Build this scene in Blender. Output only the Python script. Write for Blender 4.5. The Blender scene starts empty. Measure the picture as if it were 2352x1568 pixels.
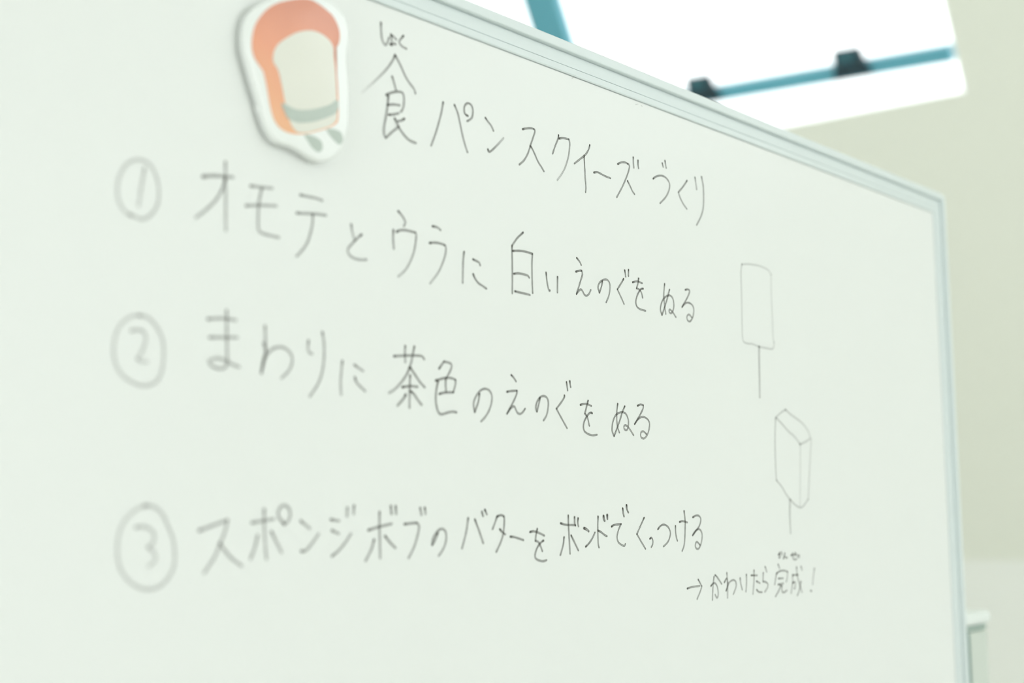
import bpy, bmesh, math, random
from mathutils import Vector, Matrix
random.seed(4)
C = bpy.context.scene.collection
SC = bpy.context.scene

# ------------------------------------------------------------------ camera
cam_d = bpy.data.cameras.new('camera'); cam = bpy.data.objects.new('camera', cam_d); C.objects.link(cam)
SC.camera = cam
RIGHT = Vector((0.794884532, 0.606630241, -0.012582980))
UP = Vector((0.084158796, -0.089690683, 0.992407617))
FWD = Vector((-0.600895896, 0.789908433, 0.122346707))
EYE = Vector((0.0, 0.0, 1.36))
cam.matrix_world = Matrix(((RIGHT.x, UP.x, -FWD.x, EYE.x), (RIGHT.y, UP.y, -FWD.y, EYE.y),
                           (RIGHT.z, UP.z, -FWD.z, EYE.z), (0, 0, 0, 1)))
cam_d.sensor_width = 36.0; cam_d.lens = 50.0
cam_d.clip_start = 0.02; cam_d.clip_end = 200
cam_d.dof.use_dof = True; cam_d.dof.focus_distance = 1.09; cam_d.dof.aperture_fstop = 3.45

# ------------------------------------------------------------------ world, light, exposure
w = bpy.data.worlds.new('sky'); SC.world = w; w.use_nodes = True
bg = w.node_tree.nodes['Background']; bg.inputs[0].default_value = (0.985, 0.975, 0.975, 1); bg.inputs[1].default_value = 1.73
SC.view_settings.view_transform = 'Standard'; SC.view_settings.look = 'None'
SC.view_settings.exposure = 0.51; SC.view_settings.gamma = 1.0; SC.view_settings.use_curve_mapping = False
SC.cycles.use_denoising = True; SC.cycles.max_bounces = 10; SC.cycles.diffuse_bounces = 6
SC.cycles.transparent_max_bounces = 24; SC.cycles.sample_clamp_indirect = 6.0
# ------------------------------------------------------------------ materials
def mat(name, col, rough=0.5, metal=0.0, coat=0.0, spec=0.5, noise=0.0, nscale=8.0, bump=0.0, bscale=200.0):
    m = bpy.data.materials.new(name); m.use_nodes = True
    nt = m.node_tree; b = nt.nodes['Principled BSDF']
    b.inputs['Base Color'].default_value = (*col, 1); b.inputs['Roughness'].default_value = rough
    b.inputs['Metallic'].default_value = metal; b.inputs['Coat Weight'].default_value = coat
    b.inputs['Specular IOR Level'].default_value = spec
    tc = nt.nodes.new('ShaderNodeTexCoord')
    if noise:
        n = nt.nodes.new('ShaderNodeTexNoise'); n.inputs['Scale'].default_value = nscale; n.inputs['Detail'].default_value = 5
        nt.links.new(tc.outputs['Object'], n.inputs['Vector'])
        mx = nt.nodes.new('ShaderNodeMix'); mx.data_type = 'RGBA'
        mx.inputs['A'].default_value = (*[c * (1 - noise) for c in col], 1); mx.inputs['B'].default_value = (*[min(1, c * (1 + noise)) for c in col], 1)
        nt.links.new(n.outputs['Fac'], mx.inputs['Factor']); nt.links.new(mx.outputs['Result'], b.inputs['Base Color'])
    if bump:
        n2 = nt.nodes.new('ShaderNodeTexNoise'); n2.inputs['Scale'].default_value = bscale
        nt.links.new(tc.outputs['Object'], n2.inputs['Vector'])
        bp = nt.nodes.new('ShaderNodeBump'); bp.inputs['Strength'].default_value = bump; bp.inputs['Distance'].default_value = 0.001
        nt.links.new(n2.outputs['Fac'], bp.inputs['Height']); nt.links.new(bp.outputs['Normal'], b.inputs['Normal'])
    return m
M = {}
M['slope'] = mat('painted_slope', (0.86, 0.875, 0.79), 0.85, noise=0.02, nscale=1.5, bump=0.2)
M['wall'] = mat('painted_wall', (0.89, 0.90, 0.86), 0.85, noise=0.02, nscale=1.5, bump=0.2)
M['floor'] = mat('pale_vinyl', (0.78, 0.77, 0.72), 0.5, noise=0.06, nscale=3)
M['reveal'] = mat('gloss_white_lining', (0.95, 0.96, 0.95), 0.22, coat=1.0, noise=0.01)
M['alu'] = mat('teal_grey_aluminium', (0.12, 0.40, 0.50), 0.4, metal=0.0, noise=0.05, nscale=4)
M['latch'] = mat('dark_hardware', (0.008, 0.035, 0.05), 0.4, noise=0.1, nscale=30)
M['post'] = mat('grey_white_paint', (0.66, 0.71, 0.65), 0.45, noise=0.01)
M['lever'] = mat('worn_hardware', (0.03, 0.12, 0.15), 0.4, noise=0.1, nscale=30)
M['cap_shade'] = mat('cap_shade_grey_green', (0.40, 0.50, 0.45), 0.6, noise=0.05, nscale=20)  # colour of the shade line under the stand post's cap
M['board'] = mat('enamelled_steel', (0.855, 0.870, 0.850), 0.32, noise=0.012, nscale=3.0, spec=0.35)
M['frame'] = mat('pale_aluminium_frame', (0.74, 0.80, 0.80), 0.35, noise=0.015, nscale=6)
M['plastic'] = mat('white_plastic', (0.86, 0.90, 0.88), 0.35, noise=0.01)
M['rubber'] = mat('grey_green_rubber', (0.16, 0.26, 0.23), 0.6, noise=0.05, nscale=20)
M['acrylic'] = mat('white_acrylic', (0.90, 0.92, 0.90), 0.12, coat=0.6, noise=0.01)
M['crumb'] = mat('printed_crumb', (0.80, 0.79, 0.71), 0.2, coat=0.5, noise=0.015, nscale=30)
M['greygreen'] = mat('printed_grey_green', (0.50, 0.565, 0.51), 0.2, coat=0.5, noise=0.05, nscale=40)
# the printed crust runs from a browner salmon on top to a lighter orange below
def crust_mat():
    m = mat('printed_crust', (0.8, 0.4, 0.25), 0.2, coat=0.5)
    nt = m.node_tree; b = nt.nodes['Principled BSDF']
    tc = nt.nodes.new('ShaderNodeTexCoord'); sx = nt.nodes.new('ShaderNodeSeparateXYZ')
    nz = nt.nodes.new('ShaderNodeTexNoise'); nz.inputs['Scale'].default_value = 25
    mr = nt.nodes.new('ShaderNodeMapRange'); mr.inputs['From Min'].default_value = -0.045; mr.inputs['From Max'].default_value = 0.045
    ad = nt.nodes.new('ShaderNodeMath'); ad.operation = 'MULTIPLY_ADD'; ad.inputs[1].default_value = 0.35
    cr = nt.nodes.new('ShaderNodeValToRGB')
    cr.color_ramp.elements[0].position = 0.15; cr.color_ramp.elements[0].color = (0.92, 0.50, 0.29, 1)
    cr.color_ramp.elements[1].position = 0.98; cr.color_ramp.elements[1].color = (0.74, 0.31, 0.21, 1)
    e = cr.color_ramp.elements.new(0.62); e.color = (0.88, 0.38, 0.24, 1)
    nt.links.new(tc.outputs['Object'], sx.inputs[0]); nt.links.new(sx.outputs['Z'], mr.inputs['Value'])
    nt.links.new(tc.outputs['Object'], nz.inputs['Vector']); nt.links.new(nz.outputs['Fac'], ad.inputs[0])
    ad2 = nt.nodes.new('ShaderNodeMath'); ad2.operation = 'SUBTRACT'; ad2.inputs[1].default_value = 0.175
    nt.links.new(mr.outputs[0], ad2.inputs[0]); nt.links.new(ad2.outputs[0], ad.inputs[2])
    nt.links.new(ad.outputs[0], cr.inputs[0]); nt.links.new(cr.outputs[0], b.inputs['Base Color'])
    return m
M['crust'] = crust_mat()
def ink_mat():
    m = bpy.data.materials.new('marker_ink'); m.use_nodes = True; nt = m.node_tree
    b = nt.nodes['Principled BSDF']; b.inputs['Base Color'].default_value = (0.040, 0.036, 0.024, 1); b.inputs['Roughness'].default_value = 0.5
    out = nt.nodes['Material Output']; tr = nt.nodes.new('ShaderNodeBsdfTransparent'); mx = nt.nodes.new('ShaderNodeMixShader')
    at = nt.nodes.new('ShaderNodeAttribute'); at.attribute_name = 'ink'
    tc = nt.nodes.new('ShaderNodeTexCoord'); nz = nt.nodes.new('ShaderNodeTexNoise'); nz.inputs['Scale'].default_value = 500; nz.inputs['Detail'].default_value = 3
    mr = nt.nodes.new('ShaderNodeMapRange'); mr.inputs['To Min'].default_value = 0.8; mr.inputs['To Max'].default_value = 1.15
    mu = nt.nodes.new('ShaderNodeMath'); mu.operation = 'MULTIPLY'; mu.use_clamp = True
    nt.links.new(tc.outputs['Object'], nz.inputs['Vector']); nt.links.new(nz.outputs['Fac'], mr.inputs['Value'])
    nt.links.new(at.outputs['Fac'], mu.inputs[0]); nt.links.new(mr.outputs[0], mu.inputs[1])
    nt.links.new(mu.outputs[0], mx.inputs[0]); nt.links.new(tr.outputs[0], mx.inputs[1]); nt.links.new(b.outputs[0], mx.inputs[2])
    nt.links.new(mx.outputs[0], out.inputs['Surface'])
    return m
M['ink'] = ink_mat()
def glass_mat():
    m = bpy.data.materials.new('window_glass'); m.use_nodes = True; nt = m.node_tree
    out = nt.nodes['Material Output']; nt.nodes.remove(nt.nodes['Principled BSDF'])
    tr = nt.nodes.new('ShaderNodeBsdfTransparent'); tr.inputs[0].default_value = (0.95, 0.98, 0.98, 1)
    gl = nt.nodes.new('ShaderNodeBsdfGlossy'); gl.inputs['Roughness'].default_value = 0.02
    fr = nt.nodes.new('ShaderNodeFresnel'); mx = nt.nodes.new('ShaderNodeMixShader')
    ge = nt.nodes.new('ShaderNodeNewGeometry'); mr = nt.nodes.new('ShaderNodeMapRange')   # the same index from both sides of the thin pane
    mr.inputs['To Min'].default_value = 1.45; mr.inputs['To Max'].default_value = 1 / 1.45
    nt.links.new(ge.outputs['Backfacing'], mr.inputs['Value']); nt.links.new(mr.outputs[0], fr.inputs[0])
    nt.links.new(fr.outputs[0], mx.inputs[0]); nt.links.new(tr.outputs[0], mx.inputs[1]); nt.links.new(gl.outputs[0], mx.inputs[2])
    nt.links.new(mx.outputs[0], out.inputs['Surface'])
    return m
M['glass'] = glass_mat()

# ------------------------------------------------------------------ helpers
def link_mesh(name, verts, faces, m, parent=None, smooth=False):
    me = bpy.data.meshes.new(name); me.from_pydata([tuple(v) for v in verts], [], faces); me.update()
    bm = bmesh.new(); bm.from_mesh(me); bmesh.ops.recalc_face_normals(bm, faces=bm.faces); bm.to_mesh(me); bm.free()
    if smooth:
        for p in me.polygons: p.use_smooth = True
    me.materials.append(m)
    o = bpy.data.objects.new(name, me); C.objects.link(o)
    if parent: o.parent = parent
    return o
def bm_obj(name, bm, m, parent=None, smooth=False):
    me = bpy.data.meshes.new(name); bm.to_mesh(me); bm.free()
    if smooth:
        for p in me.polygons: p.use_smooth = True
    me.materials.append(m)
    o = bpy.data.objects.new(name, me); C.objects.link(o)
    if parent: o.parent = parent
    return o
def box_bm(bm, lo, hi, frame=None, bevel=0.0, seg=2):
    vs = []
    for x in (lo[0], hi[0]):
        for y in (lo[1], hi[1]):
            for z in (lo[2], hi[2]):
                p = Vector((x, y, z)); vs.append(bm.verts.new(frame(p) if frame else p))
    fs = [bm.faces.new([vs[i] for i in f]) for f in ((0, 1, 3, 2), (4, 6, 7, 5), (0, 4, 5, 1), (2, 3, 7, 6), (0, 2, 6, 4), (1, 5, 7, 3))]
    bmesh.ops.recalc_face_normals(bm, faces=fs)
    if bevel:
        es = list({e for f in fs for e in f.edges})
        bmesh.ops.bevel(bm, geom=es, offset=bevel, segments=seg, affect='EDGES', profile=0.5)
def box(name, lo, hi, m, parent=None, frame=None, bevel=0.0, seg=2):
    bm = bmesh.new(); box_bm(bm, lo, hi, frame, bevel, seg)
    return bm_obj(name, bm, m, parent)
def empty(name, loc=(0, 0, 0), rotz=0.0):
    o = bpy.data.objects.new(name, None); C.objects.link(o); o.location = loc; o.rotation_euler = (0, 0, rotz); o.empty_display_size = 0.1
    return o
def tag(o, label=None, cat=None, group=None, kind=None):
    if label: o['label'] = label
    if cat: o['category'] = cat
    if group: o['group'] = group
    if kind: o['kind'] = kind
    return o
def cyl_bm(bm, p0, p1, r, n=20, r2=None):
    p0 = Vector(p0); p1 = Vector(p1); ax = (p1 - p0).normalized(); r2 = r if r2 is None else r2
    a = ax.orthogonal().normalized(); b = ax.cross(a)
    A = [bm.verts.new(p0 + (a * math.cos(2 * math.pi * k / n) + b * math.sin(2 * math.pi * k / n)) * r) for k in range(n)]
    B = [bm.verts.new(p1 + (a * math.cos(2 * math.pi * k / n) + b * math.sin(2 * math.pi * k / n)) * r2) for k in range(n)]
    fs = [bm.faces.new((A[k], A[(k + 1) % n], B[(k + 1) % n], B[k])) for k in range(n)]
    fs += [bm.faces.new(A[::-1]), bm.faces.new(B)]
    bmesh.ops.recalc_face_normals(bm, faces=fs)

# ------------------------------------------------------------------ the room
XL, XR, YF, ZC = -4.2, 2.7, -2.6, 3.15
A60 = math.radians(60)
SV = Vector((0, -math.cos(A60), math.sin(A60)))        # up the sloping wall
NV = Vector((0, math.sin(A60), math.cos(A60)))         # outwards through the sloping wall
CO = Vector((-1.12995641, 3.29058363, 2.35515367))     # lower right corner of the roof window opening
KY, KZ = CO.y + (CO.z - 1.22676) * math.cos(A60) / math.sin(A60), 1.22676
def slope(x, s, h=0.0):                                # a point of the sloping wall: x in the room, s up the slope, h outwards
    return Vector((x, CO.y, CO.z)) + SV * s + NV * h
s_lo = -(CO.z - KZ) / math.sin(A60); s_hi = (ZC - CO.z) / math.sin(A60)
def struct(o): o['kind'] = 'structure'; return o
struct(box('floor', (XL, YF, -0.1), (XR, KY, 0), M['floor']))
YT_ = slope(0, s_hi).y + 0.05
struct(box('ceiling', (XL, YF, ZC), (XR, YT_, ZC + 0.1), M['wall']))
YT = slope(0, s_hi).y                                   # where the sloping wall meets the ceiling
gable = [(YF, 0), (KY, 0), (KY, KZ), (YT, ZC), (YF, ZC)]
struct(link_mesh('wall_left', [(XL - 0.1, y, z) for y, z in gable] + [(XL, y, z) for y, z in gable],
                 [(0, 1, 2, 3, 4), (9, 8, 7, 6, 5)] + [(k, (k + 1) % 5, (k + 1) % 5 + 5, k + 5) for k in range(5)], M['wall']))
struct(box('wall_back', (XL, KY, 0), (XR, KY + 0.1, KZ), M['wall']))
def holed(u0, u1, v0, v1, holes, P):
    """flat wall in (u, v) with rectangular holes, through P(u, v)"""
    us = sorted({u0, u1, *[q for h in holes for q in h[:2]]}); vs_ = sorted({v0, v1, *[q for h in holes for q in h[2:]]})
    V, F = [], []
    for i in range(len(us) - 1):
        for j in range(len(vs_) - 1):
            cu, cv = (us[i] + us[i + 1]) / 2, (vs_[j] + vs_[j + 1]) / 2
            if any(h[0] < cu < h[1] and h[2] < cv < h[3] for h in holes): continue
            n = len(V); V += [P(us[i], vs_[j]), P(us[i + 1], vs_[j]), P(us[i + 1], vs_[j + 1]), P(us[i], vs_[j + 1])]
            F.append((n, n + 1, n + 2, n + 3))
    return V, F
W1 = (CO.x - 2.3, CO.x, 0.0, 0.80)
W2 = (0.35, 2.45, 0.0, 0.80)
V, F = holed(XL, XR, s_lo, s_hi, [W1, W2], lambda u, v: slope(u, v))
o = struct(link_mesh('wall_slope', V, F, M['slope']))
so = o.modifiers.new('thickness', 'SOLIDIFY'); so.thickness = 0.004; so.offset = 0
W3 = (-0.6, 2.75, 0.5, 2.8)
V, F = holed(YF, YT, 0, ZC, [W3], lambda u, v: Vector((XR, u, v)))
n0 = len(V); V += [Vector((XR, y, z)) for y, z in ((YT, 0), (KY, 0), (KY, KZ), (YT, ZC))]; F.append((n0, n0 + 1, n0 + 2, n0 + 3))
struct(link_mesh('wall_right', V, F, M['wall']))

def roof_window(name, Wn, bar_tilt, latches):
    r = empty(name, slope(Wn[1], 0)); struct(r)
    def L(p): return slope(Wn[1] + p.x, p.y, p.z) - r.location        # local: x along, y up the slope, z outwards
    wd = Wn[1] - Wn[0]; ht = Wn[3]; D = 0.125; sp = 0.015; sb = -0.022
    q = [(-wd, 0), (0, 0), (0, ht), (-wd, ht)]; qi = [(-wd + sp, sb), (-sp, sb), (-sp, ht - sb), (-wd + sp, ht - sb)]
    for k, nm in enumerate(('sill', 'reveal', 'head_lining', 'reveal')):
        a, b, c, d = q[k], q[(k + 1) % 4], qi[(k + 1) % 4], qi[k]
        vs = [L(Vector((*p, 0))) for p in (a, b)] + [L(Vector((*p, D + 0.045))) for p in (c, d)]
        ob = link_mesh(nm, vs, [(0, 1, 2, 3)], M['reveal'], r)
        sm = ob.modifiers.new('t', 'SOLIDIFY'); sm.thickness = 0.004
    z0, z1 = D, D + 0.035
    def bar(nm, x0, x1, y0, y1, y2=None, y3=None, za=z0, zb=z1, m='alu'):
        y2 = y0 if y2 is None else y2; y3 = y1 if y3 is None else y3
        bm = bmesh.new(); vs = []
        for z in (za, zb):
            for (x, y) in ((x0, y0), (x1, y2), (x1, y3), (x0, y1)): vs.append(bm.verts.new(L(Vector((x, y, z)))))
        fs = [bm.faces.new([vs[i] for i in f]) for f in ((0, 1, 2, 3), (7, 6, 5, 4), (0, 4, 5, 1), (1, 5, 6, 2), (2, 6, 7, 3), (3, 7, 4, 0))]
        bmesh.ops.recalc_face_normals(bm, faces=fs)
        bmesh.ops.bevel(bm, geom=list(bm.edges), offset=0.002, segments=1, affect='EDGES')
        return bm_obj(nm, bm, M[m], r)
    tl = bar_tilt
    bar('bottom_rail', -wd + sp, -0.058, 0.050 + tl * (wd - sp), 0.091 + tl * (wd - sp), 0.050, 0.091)
    bar('top_rail', -wd + sp, -0.058, ht - 0.06, ht - 0.02)
    mull = bar('mullion', -1.222, -1.114, 0.115, ht - 0.061)
    bar('mullion', -wd + sp, -wd + sp + 0.05, 0.15, ht - 0.061)
    pn = -1.16
    for (a, b) in ((-wd + sp + 0.05, pn), (pn, -sp - 0.001)):
        bar('pane', a, b, sb + 0.001, ht - sb - 0.001, za=D + 0.037, zb=D + 0.041, m='glass')
    for lx in latches:
        bm = bmesh.new()
        y0 = 0.062 + tl * (-lx)
        pr = [(lx - 0.050, y0 - 0.006), (lx + 0.056, y0 - 0.008), (lx + 0.042, y0 + 0.030), (lx + 0.034, y0 + 0.066), (lx - 0.034, y0 + 0.069), (lx - 0.038, y0 + 0.030)]
        A = [bm.verts.new(L(Vector((x, y, z0 - 0.014)))) for x, y in pr]; B = [bm.verts.new(L(Vector((x, y, z0 + 0.004)))) for x, y in pr]
        fs = [bm.faces.new(A), bm.faces.new(B[::-1])] + [bm.faces.new((A[k], B[k], B[(k + 1) % 6], A[(k + 1) % 6])) for k in range(6)]
        bmesh.ops.recalc_face_normals(bm, faces=fs); bmesh.ops.bevel(bm, geom=list(bm.edges), offset=0.0015, segments=1, affect='EDGES')
        lo = bm_obj('latch', bm, M['latch'], r)
        bm = bmesh.new()
        def LL(p): return L(p)
        box_bm(bm, (lx - 0.024, y0 + 0.034, z0 - 0.020), (lx + 0.022, y0 + 0.064, z0 - 0.014), LL, 0.001, 1)
        bm_obj('latch_lever', bm, M['lever'], lo)
    return r
roof_window('window_1', W1, 0.034, (-0.315, -0.745))
roof_window('added_window_2', W2, 0.0, (-0.315, -0.745))  # second roof window, added out of view to light the board
# two windows added outside the picture to give the room broad daylight: one beside, one behind the camera
W4 = (-3.9, 1.0, 0.2, 3.0)
V, F = holed(XL, XR, 0, ZC, [W4], lambda u, v: Vector((u, YF, v)))
struct(link_mesh('wall_front', V, F, M['wall']))
def wall_window(name, loc, rotz, width, height, n):
    r = struct(empty(name, loc, rotz)); hw = width / 2
    def sb(nm, y0, y1, z0_, z1_, m='reveal', x0=-0.02, x1=0.04):
        bm = bmesh.new(); box_bm(bm, (x0, y0, z0_), (x1, y1, z1_)); return bm_obj(nm, bm, M[m], r)
    sb('window_frame', -hw, hw, 0, 0.05); sb('window_frame', -hw, hw, height - 0.05, height)
    st = (2 * hw - 0.05) / n
    for k in range(n + 1): sb('window_frame', -hw + k * st, -hw + k * st + 0.05, 0.05, height - 0.05)
    for k in range(n): sb('pane', -hw + 0.05 + k * st, -hw + (k + 1) * st, 0.05, height - 0.05, 'glass', 0.005, 0.009)
wall_window('added_window_3', (XR, (W3[0] + W3[1]) / 2, W3[2]), 0, W3[1] - W3[0], W3[3] - W3[2], 4)
wall_window('added_window_4', ((W4[0] + W4[1]) / 2, YF, W4[2]), -math.pi / 2, W4[1] - W4[0], W4[3] - W4[2], 5)

# ------------------------------------------------------------------ the whiteboard on its stand
BW = 1.80; ZT = 1.72163295; ZE = 1.36
TRX, TRY = -0.56828281, 1.56737562
DX, DY = 0.0400495839, 0.999197694
ROT = math.atan2(DY, DX)
root = empty('whiteboard', (TRX - DX * BW / 2, TRY - DY * BW / 2, 0), ROT)
tag(root, 'mobile whiteboard covered in handwritten Japanese craft steps, in a pale frame on a stand', 'whiteboard')
# local frame: x along the board (right end at BW/2), -y towards the reader, z up
def U(u): return u + BW / 2
UO_R, UO_L = -0.0145, -1.80        # outer edges of the frame
VO_T = ZT - 0.0065; VO_B = VO_T - 0.965
FWID = 0.0233
PROF = [(0.0, 0.012), (0.0, -0.0048), (0.0004, -0.0056), (0.0012, -0.0060), (0.0066, -0.0060), (0.0072, -0.0058), (0.0075, -0.0054), (0.0073, -0.0008), (0.0082, -0.0008), (0.0083, -0.0018),
        (0.0176, -0.0018), (0.0177, -0.0010), (0.0180, -0.0010), (0.0181, -0.0018), (0.0226, -0.0018), (0.0233, -0.0012), (0.0233, 0.004), (0.0233, 0.012)]
RC = 0.0065
def rail(name, p0, p1, inward, c0=1, c1=1):
    """one side of the frame, mitred at both ends, with half of each rounded outer corner"""
    p0 = Vector(p0); p1 = Vector(p1); d = (p1 - p0).normalized(); inn = Vector(inward)
    rings = []
    def ring(P, end, ang):
        out = []
        for a, y in PROF:
            if a >= RC: q = P + d * (a if end == 0 else -a) + inn * a
            else:
                cc = P + d * (RC if end == 0 else -RC) + inn * RC; rr = RC - a
                dirv = (-inn * math.cos(ang) + (-d if end == 0 else d) * math.sin(ang))
                q = cc + dirv * rr
            out.append(Vector((q.x, y, q.y)))
        return out
    angs = [math.radians(45 * k / 4) for k in range(5)]
    for a in reversed(angs): rings.append(ring(p0, 0, a))
    for a in angs: rings.append(ring(p1, 1, a))
    n = len(PROF); V = [v for r in rings for v in r]; F = []
    for k in range(len(rings) - 1):
        for j in range(n): F.append((k * n + j, k * n + (j + 1) % n, (k + 1) * n + (j + 1) % n, (k + 1) * n + j))
    F.append(tuple(range(n))); F.append(tuple(range((len(rings) - 1) * n, len(rings) * n))[::-1])
    return link_mesh(name, V, F, M['frame'], root)
xl, xr = U(UO_L), U(UO_R)
rail('top_rail', (xl, VO_T, 0), (xr, VO_T, 0), (0, -1, 0))
rail('bottom_rail', (xl, VO_B, 0), (xr, VO_B, 0), (0, 1, 0))
rail('side_rail', (xr, VO_T, 0), (xr, VO_B, 0), (-1, 0, 0))
rail('side_rail', (xl, VO_T, 0), (xl, VO_B, 0), (1, 0, 0))
box('writing_surface', (xl + FWID + 0.0013, 0.0, VO_B + FWID + 0.0013), (xr - FWID - 0.0004, 0.010, VO_T - FWID - 0.0004), M['board'], root)
# the pen tray along the lower edge
bm = bmesh.new(); box_bm(bm, (U(-1.5), -0.060, VO_B - 0.006), (U(-0.3), 0.010, VO_B - 0.001), None, 0.001); box_bm(bm, (U(-1.5), -0.062, VO_B - 0.006), (U(-0.3), -0.058, VO_B + 0.010), None, 0.001)
bm_obj('pen_tray', bm, M['plastic'], root)
PZ = 1.205
for sgn in (1, -1):
    def PX(a): return U(a) if sgn == 1 else -U(a) + (xl + xr)
    def bx(nm, a0, a1, y0, y1, z0_, z1_, m, bev=0.0, par=root, seg=2):
        x0, x1 = sorted((PX(a0), PX(a1)))
        return box(nm, (x0, y0, z0_), (x1, y1, z1_), M[m], par, None, bev, seg)
    bx('stand_post', 0.013, 0.066, 0.003, 0.033, 0.07, 1.227, 'post', 0.004)
    bx('cap_shade_strip', 0.010, 0.064, 0.0035, 0.034, 1.2275, 1.2325, 'cap_shade', 0.001)  # thin strip whose colour paints the shadow beneath the cap
    bx('post_cap', 0.000, 0.074, 0.0005, 0.036, 1.2327, 1.2485, 'plastic', 0.0065, seg=4)
    bx('foot', 0.015, 0.064, -0.28, 0.30, 0.055, 0.095, 'plastic', 0.004)
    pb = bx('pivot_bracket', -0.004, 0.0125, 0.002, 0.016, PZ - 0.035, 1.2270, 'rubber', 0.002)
    bm = bmesh.new(); cyl_bm(bm, (PX(-0.0140), 0.008, PZ - 0.01), (PX(-0.0041), 0.008, PZ - 0.01), 0.006); bm_obj('pivot_pin', bm, M['rubber'], pb)
    for yy in (-0.25, 0.27):
        bm = bmesh.new(); box_bm(bm, (PX(0.039) - 0.014, yy - 0.02, 0.032), (PX(0.039) + 0.014, yy + 0.02, 0.0552), None, 0.003)
        cs = bm_obj('caster', bm, M['plastic'], root)
        bm = bmesh.new(); cyl_bm(bm, (PX(0.039) - 0.010, yy, 0.025), (PX(0.039) + 0.010, yy, 0.025), 0.025, 24); bm_obj('wheel', bm, M['rubber'], cs)
bm = bmesh.new(); box_bm(bm, (U(-1.83), 0.008, 0.30), (U(0.013), 0.028, 0.34), None, 0.003)
bm_obj('cross_bar', bm, M['plastic'], root)

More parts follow.
